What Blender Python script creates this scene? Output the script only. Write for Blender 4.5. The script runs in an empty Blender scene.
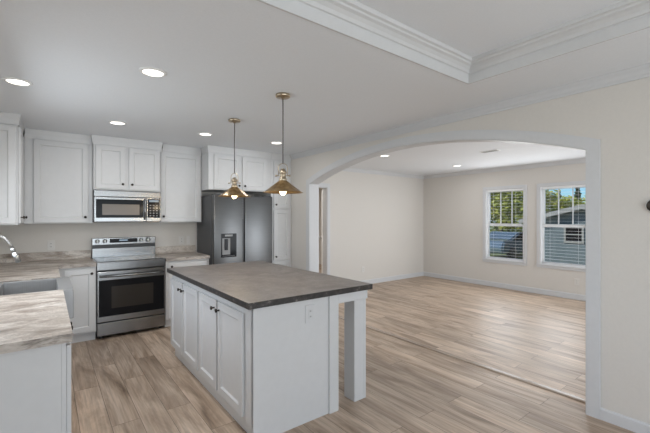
import bpy, bmesh, math, random
from mathutils import Vector, Matrix
S = bpy.context.scene; C = S.collection
PI = math.pi
random.seed(7)

# ------------------------------------------------------------------ camera
YAW = 0.653
cam = bpy.data.objects.new('camera', bpy.data.cameras.new('camera')); C.objects.link(cam)
cam.location = (0, 0, 1.454); cam.rotation_euler = (PI/2, 0, -YAW)
cam.data.sensor_width = 36; cam.data.lens = 363.5*36/650; cam.data.clip_start = .02; cam.data.clip_end = 400
cam.data.shift_y = 0.0
S.camera = cam
# ------------------------------------------------------------------ world, sun, exposure
W = bpy.data.worlds.new('World'); S.world = W; W.use_nodes = True
wn = W.node_tree; bg = wn.nodes['Background']
sky = wn.nodes.new('ShaderNodeTexSky'); sky.sky_type = 'NISHITA'; sky.sun_disc = False
sky.sun_elevation = math.radians(50); sky.sun_rotation = math.radians(-60); sky.air_density = 1.0; sky.dust_density = 0.3; sky.ozone_density = 2.5
tint = wn.nodes.new('ShaderNodeMix'); tint.data_type = 'RGBA'; tint.blend_type = 'MULTIPLY'; tint.inputs[0].default_value = 1; tint.inputs[7].default_value = (.50, .74, 1, 1)
wn.links.new(sky.outputs[0], tint.inputs[6]); wn.links.new(tint.outputs[2], bg.inputs[0]); bg.inputs[1].default_value = 0.15
def lamp(name, kind, loc, rot, energy, color=(1,1,1), **k):
    l = bpy.data.lights.new(name, kind); l.energy = energy; l.color = color
    for a, b in k.items(): setattr(l, a, b)
    o = bpy.data.objects.new(name, l); C.objects.link(o); o.location = loc; o.rotation_euler = rot
    return o
sun = lamp('sun', 'SUN', (0, 0, 20), (0, 0, 0), 4.6, (1, .95, .88), angle=.01)
sun.rotation_euler = Vector((.75, -.42, -.9)).to_track_quat('-Z', 'Y').to_euler()
lamp('sink_window_fill', 'AREA', (-.52, 3.35, 1.60), (0, math.radians(-68), 0), 20, (.88, .94, 1), shape='RECTANGLE', size=.95, size_y=1.5)  # out-of-view fill added from the left, over the sink
lamp('dining_side_fill', 'AREA', (-.52, -1.5, 1.35), (0, math.radians(-98), 0), 28, (.90, .95, 1), shape='RECTANGLE', size=1.2, size_y=1.9)  # unseen fill added behind the camera to light the arch wall and tray
# unseen fill lights added at the rear, then daylight at the living room windows
lamp('rear_fill', 'AREA', (1.2, -3.9, 1.1), (math.radians(117), 0, 0), 106, (.85, .925, 1), shape='RECTANGLE', size=3.2, size_y=2.0)  # added fill, just inside the rear opening
lamp('living_rear_fill', 'AREA', (5.4, -1.9, 1.1), (math.radians(121), 0, 0), 128, (.87, .935, 1), shape='RECTANGLE', size=2.6, size_y=1.8)  # added fill standing inside the living room, no window at this spot
lamp('daylight_living_window_left', 'AREA', (7.25, 3.65, 1.28), (0, math.radians(90), 0), 13, (.95, .98, 1), shape='RECTANGLE', size=1.4, size_y=.75)
lamp('daylight_living_window_right', 'AREA', (7.25, 2.6, 1.28), (0, math.radians(90), 0), 13, (.95, .98, 1), shape='RECTANGLE', size=1.4, size_y=.75)
lamp('hall_fill', 'AREA', (3.95, 7.6, 2.35), (0, 0, 0), 45, (1, .97, .93), shape='RECTANGLE', size=.8, size_y=2)  # unseen light added to brighten the hall beyond the doorway
S.view_settings.view_transform = 'Standard'; S.view_settings.look = 'None'
S.view_settings.gamma = 1; S.view_settings.use_curve_mapping = False
S.view_settings.exposure = 0.0

# ------------------------------------------------------------------ materials
def mat(name, col=(.8,.8,.8), rough=.5, metal=0.0, spec=.5, coat=0.0):
    m = bpy.data.materials.new(name); m.use_nodes = True
    b = m.node_tree.nodes['Principled BSDF']
    b.inputs['Base Color'].default_value = (*col, 1); b.inputs['Roughness'].default_value = rough
    b.inputs['Metallic'].default_value = metal; b.inputs['Specular IOR Level'].default_value = spec
    b.inputs['Coat Weight'].default_value = coat
    return m
def nd(m, t, **k):
    n = m.node_tree.nodes.new(t)
    for a, b in k.items():
        if a in n.inputs: n.inputs[a].default_value = b
        else: setattr(n, a, b)
    return n
def lk(m, a, b): m.node_tree.links.new(a, b)
def pb(m): return m.node_tree.nodes['Principled BSDF']
def coords(m, scale=(1,1,1), rot=(0,0,0), loc=(0,0,0)):
    g = nd(m, 'ShaderNodeNewGeometry'); mp = nd(m, 'ShaderNodeMapping')
    mp.inputs['Scale'].default_value = scale; mp.inputs['Rotation'].default_value = rot; mp.inputs['Location'].default_value = loc
    lk(m, g.outputs['Position'], mp.inputs['Vector']); return mp.outputs[0]
def ramp(m, stops, fac):
    r = nd(m, 'ShaderNodeValToRGB'); e = r.color_ramp.elements
    e[0].position, e[0].color = stops[0][0], (*stops[0][1], 1)
    e[1].position, e[1].color = stops[-1][0], (*stops[-1][1], 1)
    for p, c in stops[1:-1]:
        x = e.new(p); x.color = (*c, 1)
    lk(m, fac, r.inputs[0]); return r.outputs[0]
def mix(m, a, b, fac, mode='MIX'):
    x = nd(m, 'ShaderNodeMix', data_type='RGBA', blend_type=mode)
    for s, v in ((x.inputs[0], fac), (x.inputs[6], a), (x.inputs[7], b)):
        if hasattr(v, 'links'): lk(m, v, s)
        elif isinstance(v, (int, float)): s.default_value = v
        else: s.default_value = (*v, 1)
    return x.outputs[2]
def bump(m, h, strength=.1, dist=.01):
    b = nd(m, 'ShaderNodeBump'); b.inputs['Strength'].default_value = strength; b.inputs['Distance'].default_value = dist
    lk(m, h, b.inputs['Height']); lk(m, b.outputs[0], pb(m).inputs['Normal'])
def paint(name, col, rough=.6, sc=60, st=.04, spec=.3):
    m = mat(name, col, rough, spec=spec)
    n = nd(m, 'ShaderNodeTexNoise', Scale=sc); lk(m, coords(m), n.inputs['Vector'])
    c = ramp(m, [(.3, tuple(v*.975 for v in col)), (.7, col)], n.outputs[0]); lk(m, c, pb(m).inputs['Base Color'])
    bump(m, n.outputs[0], st, .002); return m

M = {}
M['wall'] = paint('wall_paint_warm_greige', (.64, .61, .57), .7)
M['ceil'] = paint('ceiling_paint', (.80, .825, .855), .75, 90, .06)
M['trim'] = paint('white_trim_paint', (.60, .605, .615), .4, 30, .02)
M['cab'] = paint('white_cabinet_paint', (.62, .62, .62), .38, 20, .02, .4)
M['gap'] = mat('dark_joint', (.12, .12, .12), .8)
M['knob'] = mat('dark_bronze_knob', (.045, .038, .032), .35, .7)
M['chrome'] = mat('brushed_nickel', (.48, .48, .47), .3, 1)
M['black'] = mat('black_plastic', (.02, .02, .022), .35)
M['bglass'] = mat('black_glass', (.010, .010, .011), .10, 0, .08)
M['plate'] = mat('white_plastic_plate', (.82, .82, .81), .4)
M['slot'] = mat('outlet_slot', (.38, .38, .37), .6); M['plate2'] = mat('beige_plastic_plate', (.66, .64, .61), .5)
M['vinyl'] = mat('white_window_vinyl', (.93, .935, .94), .35)
M['brass'] = mat('aged_brass', (.50, .34, .16), .28, .95)
nz = nd(M['brass'], 'ShaderNodeTexNoise', Scale=25.0); lk(M['brass'], coords(M['brass']), nz.inputs['Vector'])
lk(M['brass'], ramp(M['brass'], [(.3, (.27, .17, .075)), (.7, (.48, .33, .16))], nz.outputs[0]), pb(M['brass']).inputs['Base Color'])
M['brass_lt'] = mat('satin_brass', (.46, .38, .28), .3, 1)
M['inner_shade'] = mat('shade_inside_gold', (.75, .55, .28), .4, .7)
M['cord'] = mat('dark_cord', (.10, .09, .09), .5)

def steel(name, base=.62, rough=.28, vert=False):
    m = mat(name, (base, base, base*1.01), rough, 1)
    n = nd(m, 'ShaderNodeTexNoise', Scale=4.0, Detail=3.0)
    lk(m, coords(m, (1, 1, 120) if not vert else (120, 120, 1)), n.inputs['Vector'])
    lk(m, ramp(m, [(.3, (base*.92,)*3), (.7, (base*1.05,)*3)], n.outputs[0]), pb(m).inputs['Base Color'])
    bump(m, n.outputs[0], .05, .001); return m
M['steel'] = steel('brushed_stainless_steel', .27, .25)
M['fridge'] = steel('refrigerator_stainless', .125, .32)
M['sinksteel'] = steel('sink_stainless', .33, .42, True); pb(M['sinksteel']).inputs['Metallic'].default_value = .55
M['fridge_side'] = mat('dark_grey_side_panel', (.075, .077, .08), .5, .2)
M['door'] = paint('white_door_paint', (.78, .78, .77), .4)
M['lens'] = mat('light_lens', (1, 1, 1), .5)
pb(M['lens']).inputs['Emission Color'].default_value = (1, .95, .86, 1); pb(M['lens']).inputs['Emission Strength'].default_value = 3.0
M['bulb'] = mat('glowing_bulb', (1, .9, .7), .3)
pb(M['bulb']).inputs['Emission Color'].default_value = (1, .74, .42, 1); pb(M['bulb']).inputs['Emission Strength'].default_value = 5.0
M['disp'] = mat('display_glow', (.02, .02, .02), .2)
pb(M['disp']).inputs['Emission Color'].default_value = (.5, .7, .9, 1); pb(M['disp']).inputs['Emission Strength'].default_value = .35

# floor: wood-look vinyl planks running along y
def floor_mat():
    m = mat('greige_oak_vinyl_planks', rough=.43, spec=.5)
    v = coords(m, (1, 1, 1), (0, 0, PI/2))
    br = nd(m, 'ShaderNodeTexBrick', offset=.37, offset_frequency=2, squash=1.0)
    for k, x in (('Scale', 1.0), ('Mortar Size', .0015), ('Mortar Smooth', .1), ('Bias', 0.0), ('Brick Width', 1.22), ('Row Height', .178)): br.inputs[k].default_value = x
    br.inputs['Color1'].default_value = (0, 0, 0, 1); br.inputs['Color2'].default_value = (1, 1, 1, 1); br.inputs['Mortar'].default_value = (.5, .5, .5, 1)
    lk(m, v, br.inputs['Vector'])
    # each plank gets its own offset into the grain
    sep = nd(m, 'ShaderNodeSeparateColor'); lk(m, br.outputs['Color'], sep.inputs[0])
    mul = nd(m, 'ShaderNodeMath', operation='MULTIPLY'); mul.inputs[1].default_value = 37.0; lk(m, sep.outputs[0], mul.inputs[0])
    cmb = nd(m, 'ShaderNodeCombineXYZ'); lk(m, mul.outputs[0], cmb.inputs[2])
    add = nd(m, 'ShaderNodeVectorMath', operation='ADD'); lk(m, coords(m, (6.5, 1.0, 1)), add.inputs[0]); lk(m, cmb.outputs[0], add.inputs[1])
    n1 = nd(m, 'ShaderNodeTexNoise', Scale=1.0, Detail=6.0, Roughness=.6, Distortion=1.2); lk(m, add.outputs[0], n1.inputs['Vector'])
    add2 = nd(m, 'ShaderNodeVectorMath', operation='ADD'); lk(m, coords(m, (70, 3, 1)), add2.inputs[0]); lk(m, cmb.outputs[0], add2.inputs[1])
    n2 = nd(m, 'ShaderNodeTexNoise', Scale=1.0, Detail=4.0); lk(m, add2.outputs[0], n2.inputs['Vector'])
    c1 = ramp(m, [(.25, (.20, .135, .088)), (.42, (.42, .31, .225)), (.56, (.57, .44, .335)), (.75, (.72, .58, .46))], n1.outputs[0])
    c2 = mix(m, c1, (.72, .72, .72), .8, 'MULTIPLY')
    tone = mix(m, c2, c1, sep.outputs[0])
    c3 = mix(m, tone, ramp(m, [(.35, (.80, .80, .80)), (.65, (1.08, 1.08, 1.08))], n2.outputs[0]), 1.0, 'MULTIPLY')
    c4 = mix(m, c3, (.09, .065, .05), br.outputs['Fac'])
    lk(m, c4, pb(m).inputs['Base Color'])
    bump(m, n2.outputs[0], .05, .002); return m
M['floor'] = floor_mat()
def threshold_mat():
    m = mat('threshold_wood', rough=.25)
    n = nd(m, 'ShaderNodeTexNoise', Scale=1.0, Detail=4.0); lk(m, coords(m, (60, 2.5, 1)), n.inputs['Vector'])
    lk(m, ramp(m, [(.3, (.28, .21, .16)), (.7, (.50, .42, .35))], n.outputs[0]), pb(m).inputs['Base Color']); return m
M['threshold'] = threshold_mat()
def stone_mat(name, stops, vein, veinc, rot=0.0, sc=(1.1, 5.0, 5.0), rough=.35, veinamt=.7):
    m = mat(name, rough=rough)
    v = coords(m, sc, (0, 0, rot))
    n = nd(m, 'ShaderNodeTexNoise', Scale=1.6, Detail=9.0, Roughness=.62, Distortion=1.4); lk(m, v, n.inputs['Vector'])
    c = ramp(m, stops, n.outputs[0])
    n2 = nd(m, 'ShaderNodeTexNoise', Scale=vein, Detail=8.0, Roughness=.7, Distortion=2.2); lk(m, v, n2.inputs['Vector'])
    f = ramp(m, [(.47, (0, 0, 0)), (.5, (veinamt,)*3), (.53, (0, 0, 0))], n2.outputs[0])
    c = mix(m, c, veinc, f)
    n3 = nd(m, 'ShaderNodeTexNoise', Scale=90.0, Detail=2.0); lk(m, coords(m), n3.inputs['Vector'])
    c = mix(m, c, ramp(m, [(.35, (.86, .86, .86)), (.65, (1.06, 1.06, 1.06))], n3.outputs[0]), 1.0, 'MULTIPLY')
    lk(m, c, pb(m).inputs['Base Color']); return m
M['counter'] = stone_mat('beige_veined_laminate', [(.28, (.14, .105, .08)), (.40, (.32, .265, .22)), (.50, (.49, .43, .375)), (.62, (.64, .59, .535))], 1.8, (.22, .18, .15), .35, (1.6, 4.2, 4.2), .4, .6)
M['dark'] = stone_mat('charcoal_stone_laminate', [(.3, (.115, .106, .102)), (.5, (.165, .153, .148)), (.7, (.225, .21, .204))], 1.1, (.30, .28, .26), .7, (2.2, 2.2, 2.2), .42, .25)
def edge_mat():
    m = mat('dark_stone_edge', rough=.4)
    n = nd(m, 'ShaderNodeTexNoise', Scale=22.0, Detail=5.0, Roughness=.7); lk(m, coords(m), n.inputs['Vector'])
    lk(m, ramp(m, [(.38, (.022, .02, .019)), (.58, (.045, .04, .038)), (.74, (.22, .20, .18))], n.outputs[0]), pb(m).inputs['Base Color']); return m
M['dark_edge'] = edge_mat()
def edge2():
    m = mat('beige_stone_edge', rough=.4)
    n = nd(m, 'ShaderNodeTexNoise', Scale=1.0, Detail=7.0, Roughness=.7, Distortion=1.5); lk(m, coords(m, (5, 8, 14)), n.inputs['Vector'])
    lk(m, ramp(m, [(.32, (.10, .085, .075)), (.44, (.26, .225, .195)), (.56, (.46, .41, .365)), (.72, (.60, .55, .50))], n.outputs[0]), pb(m).inputs['Base Color']); return m
M['edge'] = edge2()
def glass_mat():
    m = bpy.data.materials.new('window_glass'); m.use_nodes = True; t = m.node_tree; t.nodes.remove(pb(m))
    a = nd(m, 'ShaderNodeBsdfTransparent'); b = nd(m, 'ShaderNodeBsdfGlossy'); b.inputs['Roughness'].default_value = .02
    x = nd(m, 'ShaderNodeMixShader'); f = nd(m, 'ShaderNodeFresnel'); f.inputs['IOR'].default_value = 1.45
    a.inputs[0].default_value = (.96, .98, .97, 1)
    lk(m, f.outputs[0], x.inputs[0]); lk(m, a.outputs[0], x.inputs[1]); lk(m, b.outputs[0], x.inputs[2])
    lk(m, x.outputs[0], t.nodes['Material Output'].inputs[0]); return m
M['glass'] = glass_mat()

# ------------------------------------------------------------------ mesh helpers
def bm_new(): return bmesh.new()
def merge(dst, src, mi=0, M4=None):
    if M4 is not None: src.transform(M4)
    for f in src.faces: f.material_index = mi
    tmp = bpy.data.meshes.new('t'); src.to_mesh(tmp); src.free()
    dst.from_mesh(tmp); bpy.data.meshes.remove(tmp)
def bx(bm, x0, x1, y0, y1, z0, z1, bev=0.0, mi=0, seg=2, M4=None):
    b = bmesh.new()
    vs = [b.verts.new((x, y, z)) for z in (z0, z1) for y in (y0, y1) for x in (x0, x1)]
    for q in ((0,2,3,1), (4,5,7,6), (0,1,5,4), (1,3,7,5), (3,2,6,7), (2,0,4,6)): b.faces.new([vs[i] for i in q])
    if bev > 0: bmesh.ops.bevel(b, geom=b.edges[:], offset=bev, segments=seg, affect='EDGES', profile=.5)
    bmesh.ops.recalc_face_normals(b, faces=b.faces[:])
    merge(bm, b, mi, M4); return bm
def lathe(bm, prof, loc=(0,0,0), seg=32, mi=0, M4=None, close=False):
    b = bmesh.new(); rings = []
    for r, z in prof:
        rings.append([b.verts.new((r*math.cos(2*PI*i/seg), r*math.sin(2*PI*i/seg), z)) for i in range(seg)] if r > 1e-5 else [b.verts.new((0, 0, z))])
    prs = list(zip(rings, rings[1:]))
    if close: prs.append((rings[-1], rings[0]))
    for A, B in prs:
        for i in range(seg):
            j = (i+1) % seg
            if len(A) == 1 and len(B) == 1: continue
            if len(A) == 1: b.faces.new((A[0], B[i], B[j]))
            elif len(B) == 1: b.faces.new((A[i], A[j], B[0]))
            else: b.faces.new((A[i], A[j], B[j], B[i]))
    bmesh.ops.recalc_face_normals(b, faces=b.faces[:])
    for f in b.faces: f.smooth = True
    m4 = Matrix.Translation(loc) @ (M4 if M4 else Matrix.Identity(4))
    merge(bm, b, mi, m4); return bm
def cyl(bm, p0, p1, r, seg=16, mi=0, r1=None):
    p0, p1 = Vector(p0), Vector(p1); L = (p1-p0).length
    q = (p1-p0).to_track_quat('Z', 'Y').to_matrix().to_4x4()
    r1 = r if r1 is None else r1
    return lathe(bm, [(0, 0), (r, 0), (r1, L), (0, L)], p0, seg, mi, q)
def tube(bm, pts, rad, seg=12, mi=0):
    b = bmesh.new(); pts = [Vector(p) for p in pts]; rings = []
    rads = rad if isinstance(rad, (list, tuple)) else [rad]*len(pts)
    up = Vector((0, 0, 1))
    for i, p in enumerate(pts):
        t = (pts[min(i+1, len(pts)-1)] - pts[max(i-1, 0)]).normalized()
        a = t.cross(Vector((.3, 1, .1))).normalized(); c = t.cross(a)
        rings.append([b.verts.new(p + (a*math.cos(2*PI*k/seg) + c*math.sin(2*PI*k/seg))*rads[i]) for k in range(seg)])
    for A, B in zip(rings, rings[1:]):
        for k in range(seg): b.faces.new((A[k], A[(k+1) % seg], B[(k+1) % seg], B[k]))
    b.faces.new(rings[0]); b.faces.new(rings[-1])
    bmesh.ops.recalc_face_normals(b, faces=b.faces[:])
    for f in b.faces: f.smooth = len(f.verts) == 4
    merge(bm, b, mi); return bm
def prism(bm, poly, axis, a, b_, mi=0):
    """extrude a 2-D polygon along an axis; axis 'x': poly is (y,z); 'y': (x,z); 'z': (x,y)"""
    b = bmesh.new()
    f3 = {'x': lambda u, v, w: (w, u, v), 'y': lambda u, v, w: (u, w, v), 'z': lambda u, v, w: (u, v, w)}[axis]
    A = [b.verts.new(f3(u, v, a)) for u, v in poly]; B = [b.verts.new(f3(u, v, b_)) for u, v in poly]
    b.faces.new(A); b.faces.new(B[::-1])
    n = len(poly)
    for i in range(n): b.faces.new((A[i], A[(i+1) % n], B[(i+1) % n], B[i]))
    b.normal_update(); bmesh.ops.triangulate(b, faces=[f for f in b.faces if len(f.verts) > 4])
    bmesh.ops.recalc_face_normals(b, faces=b.faces[:])
    merge(bm, b, mi); return bm
def sweep(bm, path, prof, closed=False, mi=0):
    """sweep profile [(offset to the left of travel, z)] along a plan polyline with mitred corners"""
    b = bmesh.new(); n = len(path); P = [Vector(p) for p in path]; rings = []
    for i in range(n):
        if closed: d0 = (P[i]-P[i-1]).normalized(); d1 = (P[(i+1) % n]-P[i]).normalized()
        else:
            d0 = (P[i]-P[i-1]).normalized() if i else (P[1]-P[0]).normalized()
            d1 = (P[i+1]-P[i]).normalized() if i < n-1 else d0
        n0 = Vector((-d0.y, d0.x)); n1 = Vector((-d1.y, d1.x)); m_ = n0+n1; m_ = m_ / max(m_.dot(n0), .2)
        rings.append([b.verts.new((P[i].x+m_.x*o, P[i].y+m_.y*o, z)) for o, z in prof])
    k = len(prof); R = list(zip(rings, rings[1:])) + ([(rings[-1], rings[0])] if closed else [])
    for A, B in R:
        for j in range(k): b.faces.new((A[j], A[(j+1) % k], B[(j+1) % k], B[j]))
    if not closed: b.faces.new(rings[0]); b.faces.new(rings[-1])
    b.normal_update(); bmesh.ops.triangulate(b, faces=[f for f in b.faces if len(f.verts) > 4])
    bmesh.ops.recalc_face_normals(b, faces=b.faces[:])
    merge(bm, b, mi); return bm
def obj(name, bm, mats, parent=None):
    me = bpy.data.meshes.new(name); bm.to_mesh(me); bm.free()
    for m in (mats if isinstance(mats, (list, tuple)) else [mats]): me.materials.append(m)
    o = bpy.data.objects.new(name, me); C.objects.link(o)
    if parent: o.parent = parent
    return o
def struct(name, bm, mats, parent=None):
    o = obj(name, bm, mats, parent)
    if parent is None: o['kind'] = 'structure'
    return o
def thing(name, label, cat, loc=(0,0,0), rz=0.0, group=None):
    o = bpy.data.objects.new(name, None); C.objects.link(o); o.empty_display_size = .1
    o.location = loc; o.rotation_euler = (0, 0, rz); o['label'] = label; o['category'] = cat
    if group: o['group'] = group
    return o
def tag(o, label, cat, group=None):
    o['label'] = label; o['category'] = cat
    if group: o['group'] = group
    return o
def copy_tree(o, parent=None):
    c = o.copy(); C.objects.link(c)
    if parent: c.parent = parent
    for ch in list(o.children): copy_tree(ch, c)
    return c

# ------------------------------------------------------------------ setting
H = 2.45; XA = 3.16; XA2 = 3.31; YB = 5.63; XW = 7.357; XL = -.545; YF = -4.2
struct('floor', bx(bm_new(), XL-.1, XW+.1, YF-.1, 12.0, -.12, 0), M['floor'])
# kitchen back wall and the living room's far wall are one line; doorway x 3.52..4.36
w = bm_new()
bx(w, XL-.12, 3.52, YB, YB+.12, 0, H); bx(w, 4.36, XW+.12, YB, YB+.12, 0, H); bx(w, 3.52, 4.36, YB, YB+.12, 2.03, H)
struct('wall_back', w, M['wall'])
w = bm_new(); LW = (2.55, 4.15, 1.12, 2.10)
DW = (-2.5, -.5, .75, 2.05); bx(w, XL-.12, XL, YF, DW[0], 0, H); bx(w, XL-.12, XL, DW[1], LW[0], 0, H); bx(w, XL-.12, XL, DW[0], DW[1], 0, DW[2]); bx(w, XL-.12, XL, DW[0], DW[1], DW[3], H); bx(w, XL-.12, XL, LW[1], YB, 0, H); bx(w, XL-.12, XL, LW[0], LW[1], 0, LW[2]); bx(w, XL-.12, XL, LW[0], LW[1], LW[3], H)  # DW: unseen opening added to go with the dining-side fill light
struct('wall_left', w, M['wall'])
w = bm_new()
for a in ((LW[0]-.06, LW[0], LW[2]-.06, LW[3]+.06), (LW[1], LW[1]+.06, LW[2]-.06, LW[3]+.06), (LW[0], LW[1], LW[3], LW[3]+.06), (LW[0], LW[1], LW[2]-.06, LW[2])): bx(w, XL+.0005, XL+.014, *a)
for a in ((LW[0], LW[0]+.05, LW[2], LW[3]), (LW[1]-.05, LW[1], LW[2], LW[3]), (LW[0], LW[1], LW[3]-.05, LW[3]), (LW[0], LW[1], LW[2], LW[2]+.05), ((LW[0]+LW[1])/2-.03, (LW[0]+LW[1])/2+.03, LW[2], LW[3])): bx(w, XL-.09, XL-.05, *a)
w3 = struct('window_3', w, M['trim'])
obj('pane', bx(bm_new(), XL-.072, XL-.068, LW[0]+.05, LW[1]-.05, LW[2]+.05, LW[3]-.05), M['glass'], w3)
# arch wall
YC, R0, ZA = 2.73, 5.43, 2.252
def arch_pts(half, rise_z, off, n=40):
    """points of the arch curve from right springing to left, offset outward"""
    r = R0+off; zc = rise_z-R0; pts = []
    th = math.asin(min(1, (half+off)/r))
    for i in range(n+1):
        t = -th + 2*th*i/n
        pts.append((YC + r*math.sin(t), zc + r*math.cos(t)))
    return pts
A0, A1 = YC-1.78, YC+1.78
ap = arch_pts(1.78, ZA, 0)
def arch_wall():
    b = bm_new(); cols = [(YF, 0), (A0, 0)] + ap + [(A1, 0), (YB-.001, 0)]; L_ = []
    for x in (XA, XA2): L_.append(([b.verts.new((x, y, z)) for y, z in cols], [b.verts.new((x, y, H)) for y, z in cols]))
    n = len(cols)
    for (lo_, hi_) in L_:
        for i in range(n-1):
            if abs(cols[i][0]-cols[i+1][0]) > 1e-6: b.faces.new((lo_[i], lo_[i+1], hi_[i+1], hi_[i]))
    for i in range(n-1):
        b.faces.new((L_[0][0][i], L_[0][0][i+1], L_[1][0][i+1], L_[1][0][i]))
        if abs(cols[i][0]-cols[i+1][0]) > 1e-6: b.faces.new((L_[0][1][i], L_[0][1][i+1], L_[1][1][i+1], L_[1][1][i]))
    for i in (0, n-1): b.faces.new((L_[0][0][i], L_[0][1][i], L_[1][1][i], L_[1][0][i]))
    bmesh.ops.remove_doubles(b, verts=b.verts[:], dist=1e-5); bmesh.ops.recalc_face_normals(b, faces=b.faces[:]); return b
struct('wall_right', arch_wall(), M['wall'])
# jamb lining + casing (both faces)
def band(inner_off, outer_off):
    a = arch_pts(1.78, ZA, inner_off); b = arch_pts(1.78, ZA, outer_off)
    return [(A0-inner_off, 0)] + a + [(A1+inner_off, 0), (A1+outer_off, 0)] + b[::-1] + [(A0-outer_off, 0)]
t = bm_new()
prism(t, band(-.012, 0), 'x', XA-.004, XA2+.004)
prism(t, band(-.006, .078), 'x', XA-.016, XA-.0005)
prism(t, band(-.006, .078), 'x', XA2+.0005, XA2+.016)
struct('trim_1', t, M['trim'])
# far (window) wall with two openings
WIN = [(3.26, 4.034), (2.19, 2.965)]; WZ0, WZ1 = .56, 2.01
w = bm_new(); T = .14
bx(w, XW, XW+T, YF, YB+.12, 0, WZ0); bx(w, XW, XW+T, YF, YB+.12, WZ1, H)
bx(w, XW, XW+T, YF, WIN[1][0], WZ0, WZ1); bx(w, XW, XW+T, WIN[1][1], WIN[0][0], WZ0, WZ1); bx(w, XW, XW+T, WIN[0][1], YB+.12, WZ0, WZ1)
struct('wall_far', w, M['wall'])
# wall behind the camera (one wide unglazed opening added to let daylight in)
w = bm_new()
bx(w, XL-.12, XW+.12, YF-.12, YF, 2.2, H); bx(w, XL-.12, -.4, YF-.12, YF, 0, 2.2); bx(w, 2.8, XW+.12, YF-.12, YF, 0, 2.2)
struct('wall_front', w, M['wall'])
# hall beyond the doorway
struct('wall_hall', bx(bx(bx(bm_new(), 3.3, 3.4, YB+.12, 12, 0, H), 6.6, 6.7, YB+.12, 12, 0, H), 3.3, 6.7, 12, 12.1, 0, H), M['wall'])
# ceiling with a recessed tray over the dining area behind the camera
TX0, TX1, TY0, TY1, TZ = -.2, 2.514, -2.6, 1.517, 2.60
c = bm_new(); Y9 = 12.1
bx(c, XL-.12, XW+.12, TY1, Y9, H, H+.1); bx(c, XL-.12, XW+.12, YF-.12, TY0, H, H+.1)
bx(c, XL-.12, TX0, TY0, TY1, H, H+.1); bx(c, TX1, XW+.12, TY0, TY1, H, H+.1)
bx(c, TX0-.05, TX1+.05, TY0-.05, TY1+.05, TZ, TZ+.05)
for a in ((TX0-.05, TX0, TY0-.05, TY1+.05), (TX1, TX1+.05, TY0-.05, TY1+.05), (TX0, TX1, TY0-.05, TY0), (TX0, TX1, TY1, TY1+.05)): bx(c, *a, H+.1, TZ)
struct('ceiling', c, M['ceil'])
# tray crown (travel counter-clockwise so offset is inward)
tp = [(0, H+.055), (.010, H+.055), (.014, H+.066), (.022, H+.070), (.030, H+.088), (.046, H+.104), (.062, H+.112), (.066, H+.122), (.080, H+.128), (.084, H+.1495), (0, H+.1495)]
struct('trim_2', sweep(bm_new(), [(TX0, TY0), (TX1, TY0), (TX1, TY1), (TX0, TY1)], tp, True), M['cab'])
tp = [(0.0005, H-.004), (.012, H-.004), (.016, H+.054), (0.0005, H+.054)]
struct('trim_3', sweep(bm_new(), [(TX0, TY0), (TX1, TY0), (TX1, TY1), (TX0, TY1)], tp, True), M['cab'])
cr = [(0, H-.075), (.010, H-.075), (.014, H-.062), (.024, H-.052), (.036, H-.030), (.048, H-.018), (.052, H-.010), (.060, H-.0005), (0, H-.0005)]
struct('trim_4', sweep(bm_new(), [(XA-.0005, YF), (XA-.0005, 5.0)], cr), M['trim'])            # on the arch wall
struct('trim_5', sweep(bm_new(), [(XW-.0005, YF), (XW-.0005, YB-.0005), (XA2+.0005, YB-.0005), (XA2+.0005, YF)], cr), M['trim'])
bb = [(0, .0005), (.014, .0005), (.014, .072), (.008, .082), (0, .084)]
struct('baseboard_right', sweep(bm_new(), [(XA-.0005, YF), (XA-.0005, A0-.079)], bb), M['trim'])
struct('baseboard_right_corner', sweep(bm_new(), [(XA-.0005, A1+.079), (XA-.0005, 4.99)], bb), M['trim'])
bb2 = [(0, .0005), (.014, .0005), (.014, .088), (.008, .098), (0, .10)]
struct('baseboard_far', sweep(bm_new(), [(XW-.0005, YF), (XW-.0005, YB-.0005), (4.43, YB-.0005)], bb2), M['trim'])
# doorway casing and an open door leaf in the hall
t = bm_new()
bx(t, 4.352, 4.425, YB-.016, YB-.0005, 0, 2.10, .003); bx(t, 3.455, 3.528, YB-.016, YB-.0005, 0, 2.10, .003); bx(t, 3.528, 4.352, YB-.016, YB-.0005, 2.025, 2.10, .003)
bx(t, 4.345, 4.3595, YB-.003, YB+.123, 0, 2.03); bx(t, 3.5205, 3.535, YB-.003, YB+.123, 0, 2.03); bx(t, 3.535, 4.345, YB-.003, YB+.123, 2.015, 2.0295)
struct('trim_6', t, M['trim'])
d = bpy.data.objects.new('door_1', None); C.objects.link(d); d['kind'] = 'structure'; d.location = (4.365, YB+.14, 0); d.rotation_euler = (0, 0, math.radians(55.3))
dl = bm_new(); bx(dl, 0, .76, -.035, 0, .01, 2.02, .003)
for z0, z1 in ((.2, .95), (1.1, 1.9)):
    for x0, x1 in ((.1, .34), (.42, .66)): bx(dl, x0, x1, -.005, .006, z0, z1, .004)
obj('door_leaf', dl, M['door'], d)
k = bm_new(); q = Matrix.Rotation(-PI/2, 4, 'X')
lathe(k, [(0, 0), (.03, 0), (.03, .006), (.011, .01), (.011, .035), (.024, .042), (.028, .055), (.02, .068), (0, .07)], (.70, .0, 1.0), 20, 0, q)
obj('door_handle', k, M['chrome'], d)
# floor transition strip under the arch
t = bm_new(); prism(t, [(3.322, .0005), (3.322, .006), (3.334, .013), (3.372, .013), (3.386, .006), (3.386, .0005)], 'y', A0-.0, A1+.0)
tag(obj('threshold_strip', t, M['threshold']), 'wood-look floor transition strip lying under the arched opening', 'threshold')

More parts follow.
